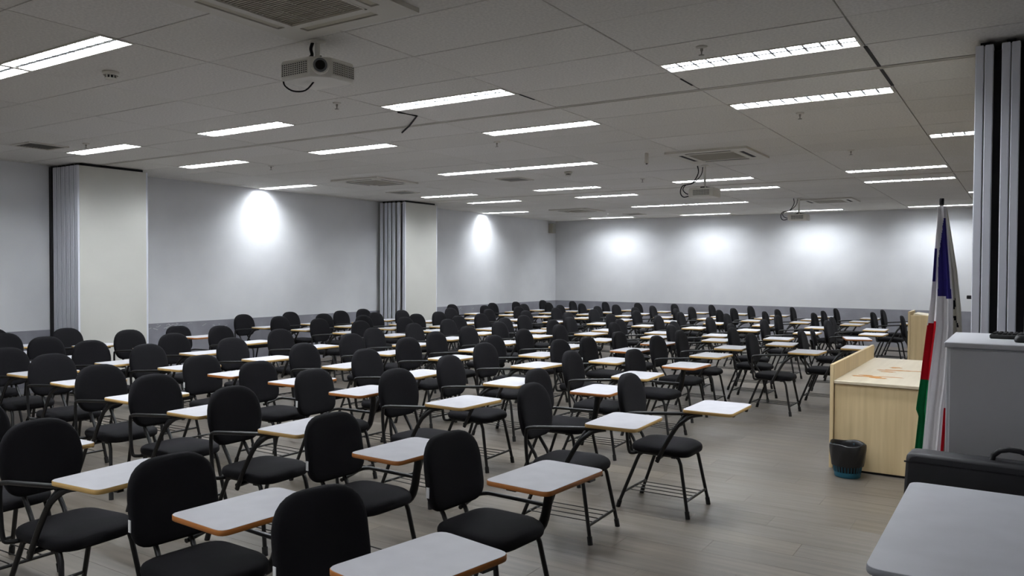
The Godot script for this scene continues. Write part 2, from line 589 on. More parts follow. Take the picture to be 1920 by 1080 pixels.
func ceiling() -> void:
	var c := structure("ceiling", "suspended ceiling of light grey mineral tiles", "ceiling")
	var st := mb()
	box(st, Vector3((X0 + X1) / 2, H + 0.33, (Z0 + Z1) / 2), Vector3(X1 - X0 + 0.4, 0.1, Z1 - Z0 + 0.4))
	build(st, "slab", M.slab, c)
	var holes := ceiling_holes()
	var gap := 0.0045
	var full_st := mb()
	box(full_st, Vector3.ZERO, Vector3(1.25 - 2 * gap, 0.014, 0.625 - 2 * gap), 0.002)
	full_st.generate_normals()
	var full_mesh := full_st.commit()
	var list := []
	var xs := []
	var k := -3
	while column_x(k) > X0:
		if column_x(k + 1) < X1:
			xs.append(k)
		k += 1
	var kz := -10
	while -3.334 - 0.625 * kz > Z0:
		var za := maxf(-3.334 - 0.625 * (kz + 1), Z0)
		var zb := minf(-3.334 - 0.625 * kz, Z1)
		kz += 1
		if zb <= za + 0.02:
			continue
		for n in xs:
			var xa := maxf(column_x(n + 1), X0)
			var xb := minf(column_x(n), X1)
			var r := Rect2(xa + gap, za + gap, xb - xa - 2 * gap, zb - za - 2 * gap)
			if r.size.x < 0.02:
				continue
			var parts := cut(r, holes)
			if parts.is_empty():
				continue
			list.append({"r": r, "p": parts, "s": shown(Vector3(r.get_center().x, H, r.get_center().y), Vector3.UP), "m": rng.randi() % 3, "dy": rng.randf_range(0.0, 0.0025)})
	list.sort_custom(func(a, b): return a.s > b.s)
	var rest := [mb(), mb(), mb()]
	for i in list.size():
		var t: Dictionary = list[i]
		var r: Rect2 = t.r
		var whole: bool = t.p.size() == 1 and absf(r.size.x - 1.25 + 2 * gap) < 0.001 and absf(r.size.y - 0.625 + 2 * gap) < 0.001 and t.p[0].size.is_equal_approx(r.size)
		if i < 300 and whole:
			inst(full_mesh, "tile", M.tiles[t.m], c, Vector3(r.get_center().x, H + 0.007 + t.dy, r.get_center().y))
			continue
		st = mb() if i < 300 else rest[t.m]
		for q: Rect2 in t.p:
			if q.size.x > 0.004 and q.size.y > 0.004:
				box(st, Vector3(q.get_center().x, H + 0.007 + t.dy, q.get_center().y), Vector3(q.size.x, 0.014, q.size.y))
		if i < 300:
			build(st, "tile", M.tiles[t.m], c)
	for i in 3:
		build(rest[i], "farther_tiles", M.tiles[i], c).set_meta("kind", "stuff")
	# T-bars behind the joints
	st = mb()
	var bars := []
	for n in range(-2, 9):
		if column_x(n) < X1 and column_x(n) > X0:
			bars.append(Rect2(column_x(n) - 0.012, Z0, 0.024, Z1 - Z0))
	for n in range(-9, 26):
		var zz := -3.334 - 0.625 * n
		if zz > Z0 and zz < Z1:
			bars.append(Rect2(X0, zz - 0.012, X1 - X0, 0.024))
	for b: Rect2 in bars:
		for q: Rect2 in cut(b, holes):
			box(st, Vector3(q.get_center().x, H + 0.017, q.get_center().y), Vector3(q.size.x, 0.006, q.size.y))
	build(st, "grid_bars", M.tgrid, c)
	# dark strips laid on the joints, painting the shade of wider gaps
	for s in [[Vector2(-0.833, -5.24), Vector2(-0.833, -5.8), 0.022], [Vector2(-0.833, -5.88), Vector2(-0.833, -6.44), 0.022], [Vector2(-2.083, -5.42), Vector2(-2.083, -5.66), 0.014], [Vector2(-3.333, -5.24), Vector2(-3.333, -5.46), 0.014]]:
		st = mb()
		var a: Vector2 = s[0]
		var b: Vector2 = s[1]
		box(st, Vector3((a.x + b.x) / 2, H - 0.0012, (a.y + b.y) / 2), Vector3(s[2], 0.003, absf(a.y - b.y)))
		build(st, "joint_shade_strip", M.gasket, c)
	# tracks of the folding walls
	for i in TRACK.size():
		var tr := structure("trim_%d" % (i + 1), ["metal ceiling track of the nearer folding wall", "metal ceiling track of the farther folding wall"][i], "track")
		for s in [-1.0, 1.0]:
			st = mb()
			box(st, Vector3((X0 + X1) / 2, H + 0.001, TRACK[i] + s * 0.02 + 0.002), Vector3(X1 - X0, 0.012, 0.018), 0.002)
			build(st, "rail", M.plastic, tr)
		st = mb()
		box(st, Vector3((X0 + X1) / 2, H + 0.0045, TRACK[i]), Vector3(X1 - X0, 0.005, 0.07))
		box(st, Vector3((X0 + X1) / 2, H + 0.03, TRACK[i] - 0.036), Vector3(X1 - X0, 0.04, 0.004))
		box(st, Vector3((X0 + X1) / 2, H + 0.03, TRACK[i] + 0.036), Vector3(X1 - X0, 0.04, 0.004))
		build(st, "channel", M.gasket, tr)

# ==================================================================== folding walls pushed aside
func stack(label: String, xs: Array, thick: float, za: float, zb: float, facing: float) -> Node3D:
	var o := thing("folding_wall_stack", label, "partition", Vector3((xs[0] + xs[-1]) / 2, 0, (za + zb) / 2))
	var h := H - 0.035
	for x in xs:
		var lx: float = x - o.position.x
		var st := mb()
		box(st, Vector3(lx, h / 2 + 0.012, 0), Vector3(thick, h - 0.024, za - zb - 0.05), 0.004)
		var p := build(st, "panel", M.panel_face, o)
		for s in [-1.0, 1.0]:
			st = mb()
			box(st, Vector3(lx - thick * 0.26, h / 2 + 0.012, s * ((za - zb) / 2 - 0.014)), Vector3(thick * 0.46, h - 0.02, 0.028), 0.004)
			box(st, Vector3(lx + thick * 0.26, h / 2 + 0.012, s * ((za - zb) / 2 - 0.014)), Vector3(thick * 0.46, h - 0.02, 0.028), 0.004)
			build(st, "edge_profile", M.alu, p)
		st = mb()
		box(st, Vector3(lx, H - 0.02, 0), Vector3(thick * 0.5, 0.03, za - zb - 0.12))
		build(st, "top_seal", M.gasket, p)
	for i in xs.size() - 1:
		var gx: float = (xs[i] + xs[i + 1]) / 2 - o.position.x
		var w: float = absf(xs[i + 1] - xs[i]) - thick
		if w > 0.004:
			var st := mb()
			box(st, Vector3(gx, h / 2, 0), Vector3(w, h - 0.05, za - zb - 0.11))
			build(st, "gasket", M.gasket, o)
	return o

func partitions() -> void:
	var o := stack("white folding-wall panels stacked against the left wall by the nearer track", [-10.86, -10.755, -10.65, -10.545, -10.44, -10.335], 0.086, -5.52, -6.5, 1.0)
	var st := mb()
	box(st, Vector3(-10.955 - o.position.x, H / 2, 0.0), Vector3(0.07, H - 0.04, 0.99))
	build(st, "wall_gap_fill", M.gasket, o)  # dark box stands in for the shaded gap at the wall
	o = stack("white folding-wall panels stacked against the left wall by the farther track", [-10.86, -10.745, -10.645, -10.535, -10.41, -10.27], 0.07, -11.9, -12.92, 1.0)
	st = mb()
	box(st, Vector3(-10.93 - o.position.x, H / 2, 0.0), Vector3(0.05, H - 0.04, 0.9))
	build(st, "wall_gap_fill", M.panel_face, o)
	var xs := []
	for k in 10:
		xs.append(-0.214 + 0.134 * k)
	o = stack("tall folding-wall panels with black gaps, stacked behind the grey cabinet", xs, 0.094, -5.46, -6.4, -1.0)
	st = mb()
	box(st, Vector3(-0.275 - o.position.x, 1.5, 0.36), Vector3(0.03, 0.022, 0.022), 0.003)
	build(st, "latch", M.gasket, o)

# ==================================================================== chairs
# rows from the back wall: [z, [x of the backrest ...]]; a third number is the style (1: low square backrest) and a fourth the turn in degrees
const ROWS := [
	[-17.05, [[-10.17], [-9.3], [-8.43], [-7.56], [-6.69], [-5.82], [-4.95], [-4.08], [-3.21], [-2.34]]],
	[-15.85, [[-10.17], [-9.3], [-8.43], [-7.56], [-6.69], [-5.82], [-4.95], [-4.08], [-3.21], [-2.34]]],
	[-14.88, [[-10.22], [-9.35], [-8.45], [-7.54], [-6.68], [-5.8], [-4.93], [-4.06], [-3.19], [-1.74]]],
	[-13.7, [[-10.48], [-9.61], [-8.74], [-7.87], [-7.0], [-6.13], [-5.26], [-4.39], [-3.52], [-2.65]]],
	[-12.4, [[-9.49], [-8.62], [-7.75], [-6.88], [-6.01], [-5.14], [-4.27], [-3.4], [-2.53, -12.75]]],
	[-11.1, [[-10.54, -11.02], [-9.67], [-8.8], [-7.84], [-6.97], [-6.1], [-5.23], [-4.36], [-3.49], [-2.5, -11.6, 1, 16]]],
	[-10.3, [[-10.4], [-9.53], [-8.66], [-7.72], [-6.86], [-5.98], [-4.97], [-4.1], [-3.23], [-2.36]]],
	[-9.45, [[-10.8], [-9.93], [-9.06], [-8.19], [-7.32], [-6.39], [-5.39], [-4.49, -9.47, 1], [-3.62], [-2.75]]],
	[-8.46, [[-10.8], [-9.93], [-8.99], [-8.13], [-7.15], [-6.2], [-5.33], [-4.42, -8.45, 1], [-3.54]]],
	[-7.45, [[-6.99], [-5.97], [-5.1], [-4.21, -7.4], [-3.35, -7.42, 1]]],
	[-6.62, [[-10.0, -6.74, 1], [-8.85], [-7.77], [-6.57], [-5.7], [-4.64], [-3.52, -6.4]]],
	[-5.47, [[-10.0, -5.2, 0, 3], [-9.14, -5.5], [-8.23], [-7.2], [-6.1], [-5.18], [-4.2], [-3.33, -5.47, 1], [-2.4, -5.22, 0, 0]]],
	[-4.5, [[-10.62, -4.62, 0, 0], [-9.78, -4.38, 0, -2], [-8.94, -4.42, 0, 1], [-8.1, -4.45, 0, 0], [-7.26, -4.55, 0, 2], [-6.41, -4.55, 1, 0], [-5.6, -4.53, 1, 0], [-4.79, -4.42, 1, 0], [-3.95, -4.47, 0, -3], [-2.72, -4.4, 0, 2]]],
	[-3.3, [[-8.82, -3.7], [-7.95, -3.58], [-7.08, -3.55], [-5.99, -3.36], [-5.13, -3.26], [-4.2, -3.2, 0, 2], [-3.24, -3.12, 1, -3], [-2.38, -3.08, 1, -4]]],
	[-2.0, [[-4.92, -2.02], [-4.05, -1.96, 0, 4], [-3.08, -2.03, 1, -4], [-2.17, -2.02, 1, -10]]],
]

func leg_pts(front: bool, s: float) -> Array:
	if front:
		return [Vector3(0.05, 0.405, s * 0.165), Vector3(0.13, 0.402, s * 0.168), Vector3(0.155, 0.385, s * 0.17), Vector3(0.17, 0.35, s * 0.172), Vector3(0.235, 0.012, s * 0.205)]
	return [Vector3(-0.04, 0.405, s * 0.165), Vector3(-0.1, 0.402, s * 0.168), Vector3(-0.128, 0.385, s * 0.17), Vector3(-0.145, 0.35, s * 0.172), Vector3(-0.275, 0.012, s * 0.205)]

func along(pts: Array, y: float) -> Vector3:
	var a: Vector3 = pts[3]
	var b: Vector3 = pts[4]
	return a.lerp(b, (a.y - y) / (a.y - b.y))

func make_chair(style: int) -> Node3D:
	var o := Node3D.new()
	var st: SurfaceTool
	# seat cushion
	st = mb()
	var so := rounded([Vector2(0.22, -0.215), Vector2(0.22, 0.215), Vector2(-0.205, 0.195), Vector2(-0.205, -0.195)], [0.13, 0.13, 0.1, 0.1], 6)
	var rings := []
	for e in [[0.86, 0.404], [0.95, 0.406], [0.985, 0.413], [1.0, 0.428], [0.992, 0.442], [0.965, 0.452], [0.91, 0.459], [0.8, 0.463], [0.6, 0.4655], [0.35, 0.4665], [0.1, 0.467]]:
		var ring := []
		for p in so:
			ring.append(Vector3(p.x * e[0], e[1] - maxf(0.0, p.x * e[0] - 0.1) * 0.12, p.y * e[0]))
		rings.append(ring)
	loft(st, rings, true, true)
	build(st, "seat", M.fabric, o)
	# backrest
	st = mb()
	var bh: float
	var bt: float
	var bo: Array
	var bx: float
	if style == 0:
		bt = 0.912
		bo = rounded([Vector2(-0.202, -0.04), Vector2(-0.188, 0.18), Vector2(0.188, 0.18), Vector2(0.202, -0.04), Vector2(0.16, -0.17), Vector2(-0.16, -0.17)], [0.05, 0.168, 0.168, 0.05, 0.08, 0.08], 7)
		bx = -0.315
	else:
		bt = 0.852
		bo = rounded([Vector2(-0.2, -0.175), Vector2(-0.195, 0.18), Vector2(0.195, 0.18), Vector2(0.2, -0.175)], [0.1, 0.15, 0.15, 0.1], 7)
		bx = -0.275
	var cy := bt - 0.178
	rings = []
	for e in [[0.1, -0.024], [0.8, -0.023], [0.94, -0.021], [0.985, -0.016], [1.0, -0.006], [1.0, 0.004], [0.988, 0.013], [0.96, 0.02], [0.9, 0.0255], [0.78, 0.029], [0.6, 0.031], [0.35, 0.032], [0.1, 0.0325]]:
		var ring := []
		for q in bo:
			var p: Vector2 = q * e[0]
			var yy: float = p.y
			ring.append(Vector3(bx + e[1] + 0.035 - yy * 0.16 + p.x * p.x * 0.45, cy + yy, p.x))
		rings.append(ring)
	loft(st, rings, true, true)
	var back := build(st, "backrest", M.fabric, o)
	if style == 1:
		st = mb()
		box(st, Vector3(bx + 0.062, cy - 0.07, 0.1995), Vector3(0.018, 0.05, 0.003))
		build(st, "tag", M.tag, back)
	# uprights that carry the backrest
	for s in [-1.0, 1.0]:
		st = mb()
		tube(st, [Vector3(bx + 0.0, cy + 0.02, s * 0.075), Vector3(bx + 0.03, cy - 0.17, s * 0.078), Vector3(-0.22, 0.47, s * 0.08), Vector3(-0.19, 0.41, s * 0.08), Vector3(-0.1, 0.398, s * 0.08)], 0.0115, 8)
		build(st, "upright", M.frame, o)
	# seat frame
	st = mb()
	for s in [-1.0, 1.0]:
		tube(st, [Vector3(-0.17, 0.398, s * 0.165), Vector3(0.15, 0.398, s * 0.165)], 0.0115, 6)
	for x in [-0.12, 0.12]:
		box(st, Vector3(x, 0.395, 0), Vector3(0.03, 0.02, 0.36))
	build(st, "seat_frame", M.frame, o)
	# legs
	for s in [-1.0, 1.0]:
		for front in [true, false]:
			st = mb()
			tube(st, leg_pts(front, s), 0.0125, 8)
			var lg := build(st, "leg", M.frame, o)
			var foot: Vector3 = leg_pts(front, s)[4]
			var f2 := along(leg_pts(front, s), 0.05)
			st = mb()
			tube(st, [f2, Vector3(foot.x, 0.0, foot.z)], 0.0165, 8)
			build(st, "foot", M.rubber, lg)
	# book rack
	for front in [true, false]:
		st = mb()
		tube(st, [along(leg_pts(front, -1.0), 0.11), along(leg_pts(front, 1.0), 0.11)], 0.009, 6, 1.0, Vector3(0, 1, 0))
		build(st, "rack_bar", M.frame, o)
	for k in 4:
		st = mb()
		var zz := -0.12 + 0.08 * k
		tube(st, [Vector3(along(leg_pts(false, 1.0), 0.11).x, 0.114, zz), Vector3(along(leg_pts(true, 1.0), 0.11).x, 0.114, zz)], 0.0035, 5)
		build(st, "rack_wire", M.frame, o)
	# writing tablet
	var tx := 0.375 if style == 0 else 0.335
	var to := rounded([Vector2(tx + 0.155, -0.242), Vector2(tx + 0.158, 0.238), Vector2(tx - 0.175, 0.245), Vector2(tx - 0.18, -0.238)], [0.045, 0.04, 0.04, 0.05], 4)
	var ty := 0.715
	st = mb()
	slab(st, shrink(to, 0.002), ty + 0.019, ty + 0.0215, 0.001)
	var tb := build(st, "tablet", M.tablet, o)
	st = mb()
	slab(st, to, ty, ty + 0.0205, 0.002)
	build(st, "edge_band", M.edge_pale if style == 0 else M.edge_brown, tb)
	st = mb()
	if style == 0:
		box(st, Vector3(tx + 0.0, ty - 0.008, 0.12), Vector3(0.28, 0.016, 0.028))
		box(st, Vector3(tx + 0.0, ty - 0.008, -0.06), Vector3(0.24, 0.016, 0.028))
		box(st, Vector3(tx - 0.05, ty - 0.008, 0.03), Vector3(0.03, 0.016, 0.2))
	else:
		box(st, Vector3(tx - 0.06, ty - 0.009, 0.0), Vector3(0.05, 0.018, 0.4))
		box(st, Vector3(tx + 0.0, ty - 0.009, -0.15), Vector3(0.28, 0.018, 0.05))
	build(st, "tablet_bracket", M.frame, o)
	if style == 0:
		st = mb()
		tube(st, curved([Vector3(0.02, 0.36, 0.225), Vector3(0.075, 0.47, 0.225), Vector3(0.15, 0.6, 0.22), Vector3(0.19, 0.645, 0.215), Vector3(0.25, 0.69, 0.2), Vector3(0.32, 0.706, 0.18)], 3), 0.015, 8, 0.8)
		tube(st, curved([Vector3(0.15, 0.6, 0.222), Vector3(0.185, 0.66, 0.21), Vector3(0.215, 0.71, 0.17)], 3), 0.012, 8)
		tube(st, curved([Vector3(0.03, 0.385, 0.235), Vector3(0.03, 0.392, 0.12)], 3), 0.014, 8)
		build(st, "tablet_post", M.frame, o)
		st = mb()
		tube(st, curved([Vector3(-0.15, 0.392, 0.15), Vector3(-0.17, 0.395, 0.21), Vector3(-0.185, 0.42, 0.228), Vector3(-0.2, 0.55, 0.23), Vector3(-0.2, 0.64, 0.23), Vector3(-0.175, 0.672, 0.23), Vector3(0.0, 0.69, 0.23), Vector3(0.22, 0.705, 0.21), Vector3(0.28, 0.708, 0.18)], 3), 0.0115, 8)
		build(st, "armrest", M.frame, o)
	else:
		st = mb()
		tube(st, curved([Vector3(0.0, 0.375, -0.12), Vector3(0.06, 0.368, -0.2), Vector3(0.1, 0.375, -0.23), Vector3(0.14, 0.42, -0.242), Vector3(0.168, 0.52, -0.24), Vector3(0.185, 0.62, -0.235), Vector3(0.2, 0.7, -0.21)], 3), 0.026, 10, 0.6)
		build(st, "tablet_post", M.frame, o)
		st = mb()
		tube(st, curved([Vector3(-0.235, 0.47, -0.06), Vector3(-0.26, 0.482, -0.17), Vector3(-0.255, 0.495, -0.22), Vector3(-0.22, 0.503, -0.243), Vector3(-0.16, 0.506, -0.247), Vector3(0.165, 0.512, -0.24)], 3), 0.011, 8)
		build(st, "armrest", M.frame, o)
	return o

func chairs() -> void:
	var protos := [make_chair(0), make_chair(1)]
	for ri in ROWS.size():
		var row: Array = ROWS[ri]
		var n := 0
		for c in row[1]:
			n += 1
			var style: int = c[2] if c.size() > 2 else 0
			var turn: float = deg_to_rad(c[3] if c.size() > 3 else rng.randf_range(-3.0, 3.0))
			var z: float = c[1] if c.size() > 1 else row[0] + rng.randf_range(-0.04, 0.04)
			var back := Vector3(-0.315 if style == 0 else -0.275, 0, 0)
			var o: Node3D = protos[style].duplicate()
			o.name = numbered("tablet_chair")
			o.rotation.y = turn
			o.position = Vector3(c[0], 0, z) - Basis(Vector3.UP, turn) * back
			var look := "rounded backrest, pale-edged tablet" if style == 0 else "squarer backrest, brown-edged tablet"
			tag(o, "black tablet-arm chair, %s, %s row from back wall, %s from left wall" % [look, ORD[ri + 1], ORD[n]], "chair", "black tablet-arm chairs in rows")
			add_child(o)
	for p in protos:
		p.free()

# ==================================================================== furniture at the right
func front_furniture() -> void:
	var st: SurfaceTool
	# wooden teacher's bench with a raised front panel
	var d := thing("teacher_desk", "pale wooden bench desk with raised front panel and stained top", "desk", Vector3(-0.92, 0, -8.0))
	st = mb()
	box(st, Vector3(-0.405, 0.452, 0), Vector3(0.028, 0.865, 2.12), 0.003)
	build(st, "front_panel", M.wood, d)
	st = mb()
	box(st, Vector3(0.01, 0.737, 0), Vector3(0.8, 0.026, 2.1), 0.003)
	var top := build(st, "desk_top", M.wood_top, d)
	for s in [-1.0, 1.0]:
		st = mb()
		box(st, Vector3(0.0, 0.37, s * 1.02), Vector3(0.77, 0.7, 0.026), 0.002)
		build(st, "end_panel", M.wood, d)
	st = mb()
	box(st, Vector3(0.0, 0.012, 1.012), Vector3(0.74, 0.02, 0.02))
	build(st, "plinth", M.gasket, d)
	# two blotches of orange-brown wear on the top
	for s in [[-0.17, 0.62, 0.16, 0.075], [-0.1, 0.69, 0.13, 0.055], [-0.27, 0.635, 0.1, 0.06], [-0.03, 0.57, 0.2, 0.035], [-0.22, 0.54, 0.12, 0.04],
			[-0.08, -0.2, 0.1, 0.09], [-0.04, 0.02, 0.2, 0.06], [0.1, 0.0, 0.16, 0.04], [-0.1, 0.17, 0.12, 0.06], [-0.15, 0.06, 0.1, 0.05]]:
		st = mb()
		var ring := []
		for k in 14:
			var a := TAU * k / 14
			var w := 1.0 + rng.randf_range(-0.3, 0.3)
			ring.append(Vector2(s[0] + cos(a) * s[2] * 0.5 * w, s[1] + sin(a) * s[3] * 0.6 * w))
		slab(st, ring, 0.7498, 0.7508, 0.0003)
		build(st, "stain", M.stain, top)
	# lectern beyond the bench
	var l := thing("lectern", "upright pale wooden lectern standing beyond the bench desk", "lectern", Vector3(-0.9, 0, -10.75))
	st = mb()
	box(st, Vector3(-0.24, 0.59, 0.0), Vector3(0.026, 1.18, 0.5), 0.002)
	build(st, "front_panel", M.wood, l)
	for s in [-1.0, 1.0]:
		st = mb()
		box(st, Vector3(0.0, 0.57, s * 0.237), Vector3(0.45, 1.14, 0.026), 0.002)
		build(st, "side_panel", M.wood, l)
	st = mb()
	box(st, Vector3(0.02, 1.12, 0.0), Vector3(0.44, 0.026, 0.44), 0.002, Basis(Vector3.BACK, -0.12))
	build(st, "slope", M.wood_top, l)
	# waste basket
	var b := thing("waste_basket", "teal slatted waste basket lined with a black bag", "bin", Vector3(-1.17, 0, -6.8))
	st = mb()
	lathe(st, Vector3.ZERO, [Vector2(0, 0.004), Vector2(0.095, 0.002), Vector2(0.099, 0.01), Vector2(0.102, 0.045)], 24)
	build(st, "basket_foot", M.bin, b)
	for k in 28:
		st = mb()
		var a := TAU * k / 28
		tube(st, [Vector3(cos(a) * 0.1, 0.04, sin(a) * 0.1), Vector3(cos(a) * 0.128, 0.25, sin(a) * 0.128)], 0.0035, 4)
		build(st, "slat", M.bin, b)
	st = mb()
	lathe(st, Vector3.ZERO, [Vector2(0.125, 0.243), Vector2(0.133, 0.246), Vector2(0.133, 0.262), Vector2(0.126, 0.264)], 24)
	build(st, "rim", M.bin, b)
	st = mb()
	var rings := []
	for e in [[0.088, 0.02], [0.093, 0.05], [0.1, 0.1], [0.111, 0.17], [0.123, 0.24], [0.128, 0.267], [0.136, 0.272], [0.139, 0.262], [0.139, 0.235], [0.136, 0.2], [0.131, 0.16], [0.125, 0.12], [0.12, 0.095]]:
		var ring := []
		for k in 32:
			var a := TAU * k / 32
			var w := 1.0 + 0.018 * sin(a * 9 + e[1] * 30) + 0.012 * sin(a * 5 + e[1] * 11)
			ring.append(Vector3(cos(a) * e[0] * w, e[1] + 0.006 * sin(a * 4) * (1.0 if e[1] > 0.14 else 0.0), sin(a) * e[0] * w))
		rings.append(ring)
	loft(st, rings, true, false)
	build(st, "bin_bag", M.bag, b)
	# grey cabinet with a keyboard on it
	var c := thing("cabinet", "light grey waist-high cabinet below the keyboard", "cabinet", Vector3(0.09, 0, -4.67))
	st = mb()
	box(st, Vector3(0, 0.665, 0), Vector3(0.79, 1.25, 0.72), 0.003)
	build(st, "body", M.grey_steel, c)
	st = mb()
	box(st, Vector3(0, 1.305, 0), Vector3(0.81, 0.026, 0.75), 0.004)
	build(st, "top", M.grey_steel, c)
	st = mb()
	box(st, Vector3(0, 0.02, 0), Vector3(0.76, 0.04, 0.69))
	build(st, "plinth", M.gasket, c)
	st = mb()
	box(st, Vector3(0.006, 0.665, 0.368), Vector3(0.772, 1.235, 0.018), 0.003)
	var dr := build(st, "door", M.grey_steel, c)
	st = mb()
	box(st, Vector3(0.36, 0.75, 0.384), Vector3(0.012, 0.11, 0.016), 0.003)
	build(st, "handle", M.brass, dr)
	var k := thing("keyboard", "black computer keyboard lying on the grey cabinet", "keyboard", Vector3(0.09, 1.318, -4.72), deg_to_rad(-4))
	st = mb()
	box(st, Vector3(0, 0.011, 0), Vector3(0.45, 0.022, 0.16), 0.005)
	build(st, "case", M.key, k)
	var km := mb()
	box(km, Vector3.ZERO, Vector3(0.017, 0.008, 0.017), 0.003)
	km.generate_normals()
	var kmesh := km.commit()
	for rr in 6:
		for q in 20:
			inst(kmesh, "key", M.key, k, Vector3(-0.205 + q * 0.0215, 0.026, -0.058 + rr * 0.0225))
	var mo := thing("mouse", "black computer mouse beside the keyboard on the cabinet", "mouse", Vector3(0.0, 1.318, -4.5))
	st = mb()
	rings = []
	for e in [[0.006, 0.001], [0.0, 0.006], [0.0, 0.016], [0.006, 0.027], [0.016, 0.033]]:
		var ring := []
		for p in shrink(rounded([Vector2(-0.03, -0.055), Vector2(0.03, -0.055), Vector2(0.033, 0.055), Vector2(-0.033, 0.055)], [0.025], 4), e[0]):
			ring.append(Vector3(p.x, e[1], p.y))
		rings.append(ring)
	loft(st, rings, true, true)
	build(st, "shell", M.key, mo)
	st = mb()
	tube(st, [Vector3(0, 0.031, -0.028), Vector3(0, 0.031, -0.016)], 0.006, 8)
	build(st, "wheel", M.rubber, mo)
	# white table in front
	var t := thing("table", "pale grey laminate table with rounded corners in the foreground", "table", Vector3(-0.08, 0, -3.22))
	var to := rounded([Vector2(-0.32, -0.6), Vector2(0.4, -0.6), Vector2(0.4, 0.6), Vector2(-0.32, 0.6)], [0.055], 6)
	st = mb()
	slab(st, shrink(to, 0.003), 0.7375, 0.7405, 0.0012)
	var tt := build(st, "table_top", M.table_top, t)
	st = mb()
	slab(st, to, 0.713, 0.7395, 0.006)
	build(st, "edge_band", M.table_edge, tt)
	for s in [-1.0, 1.0]:
		st = mb()
		box(st, Vector3(0.04, 0.69, s * 0.45), Vector3(0.56, 0.04, 0.03), 0.003)
		build(st, "rail", M.frame, t)
		for q in [-0.22, 0.3]:
			st = mb()
			tube(st, [Vector3(q, 0.705, s * 0.45), Vector3(q, 0.0, s * 0.5)], 0.02, 10)
			build(st, "leg", M.frame, t)
	# black case with a carrying handle
	var bg := thing("carry_case", "large black padded case with top handle standing behind the table", "case", Vector3(0.03, 0, -4.03), deg_to_rad(-3))
	st = mb()
	rings = []
	for e in [[0.02, -0.085], [0.004, -0.075], [0.0, -0.055], [0.0, 0.055], [0.004, 0.075], [0.02, 0.085]]:
		var ring := []
		for p in shrink(rounded([Vector2(-0.5, 0.004), Vector2(0.5, 0.004), Vector2(0.465, 0.83), Vector2(-0.465, 0.83)], [0.05, 0.05, 0.03, 0.03], 4), e[0]):
			ring.append(Vector3(p.x, p.y, e[1] * (1.35 - 0.55 * p.y)))
		rings.append(ring)
	loft(st, rings, true, true)
	build(st, "body", M.vinyl, bg)
	st = mb()
	tube(st, [Vector3(-0.135, 0.815, 0), Vector3(-0.128, 0.85, 0), Vector3(-0.105, 0.873, 0), Vector3(-0.07, 0.882, 0), Vector3(-0.03, 0.88, 0), Vector3(0.0, 0.868, 0), Vector3(0.017, 0.845, 0), Vector3(0.02, 0.815, 0)], 0.0115, 8)
	build(st, "handle", M.vinyl, bg)
	st = mb()
	tube(st, [Vector3(-0.47, 0.79, 0.078), Vector3(0.47, 0.79, 0.078)], 0.004, 6)
	build(st, "zip", M.gasket, bg)
	flags()

# cloth hung from the pole: edges [height, x left, x right], folds; paint(u, y) gives the dye
func cloth(o: Node3D, edges: Array, z0: float, amp: float, folds: float, phase: float, paint: Callable) -> void:
	var nu := 48
	var nv := 110
	var ytop: float = edges[0][0]
	var ybot: float = edges[-1][0]
	var buckets := {}
	var pt := func(u: float, v: float) -> Vector3:
		var y := lerpf(ytop, ybot, v)
		var xl := 0.0
		var xr := 0.0
		for i in edges.size() - 1:
			if y <= edges[i][0] and y >= edges[i + 1][0] - 1e-5:
				var f: float = (edges[i][0] - y) / (edges[i][0] - edges[i + 1][0])
				xl = lerpf(edges[i][1], edges[i + 1][1], f)
				xr = lerpf(edges[i][2], edges[i + 1][2], f)
				break
		var w := amp * (0.25 + 0.75 * v)
		return Vector3(lerpf(xl, xr, u) + 0.004 * sin(folds * TAU * u * 2.0 + phase), y, z0 + w * sin(folds * TAU * u + phase + v * 0.9) + w * 0.35 * sin(folds * 2.3 * TAU * u + 1.7 + v * 2.0))
	for j in nv:
		for i in nu:
			var mid: Vector3 = pt.call((i + 0.5) / nu, (j + 0.5) / nv)
			var col: String = paint.call((i + 0.5) / nu, mid.y, mid.x)
			if not buckets.has(col):
				buckets[col] = mb()
			var st: SurfaceTool = buckets[col]
			st.set_smooth_group(0)
			var a: Vector3 = pt.call(float(i) / nu, float(j) / nv)
			var b: Vector3 = pt.call(float(i + 1) / nu, float(j) / nv)
			var c: Vector3 = pt.call(float(i + 1) / nu, float(j + 1) / nv)
			var e: Vector3 = pt.call(float(i) / nu, float(j + 1) / nv)
			quad(st, a, b, c, e, Vector3(0, 0, 1))
	for col in buckets:
		build(buckets[col], col.trim_prefix("cloth_") + "_cloth", M[col], o)

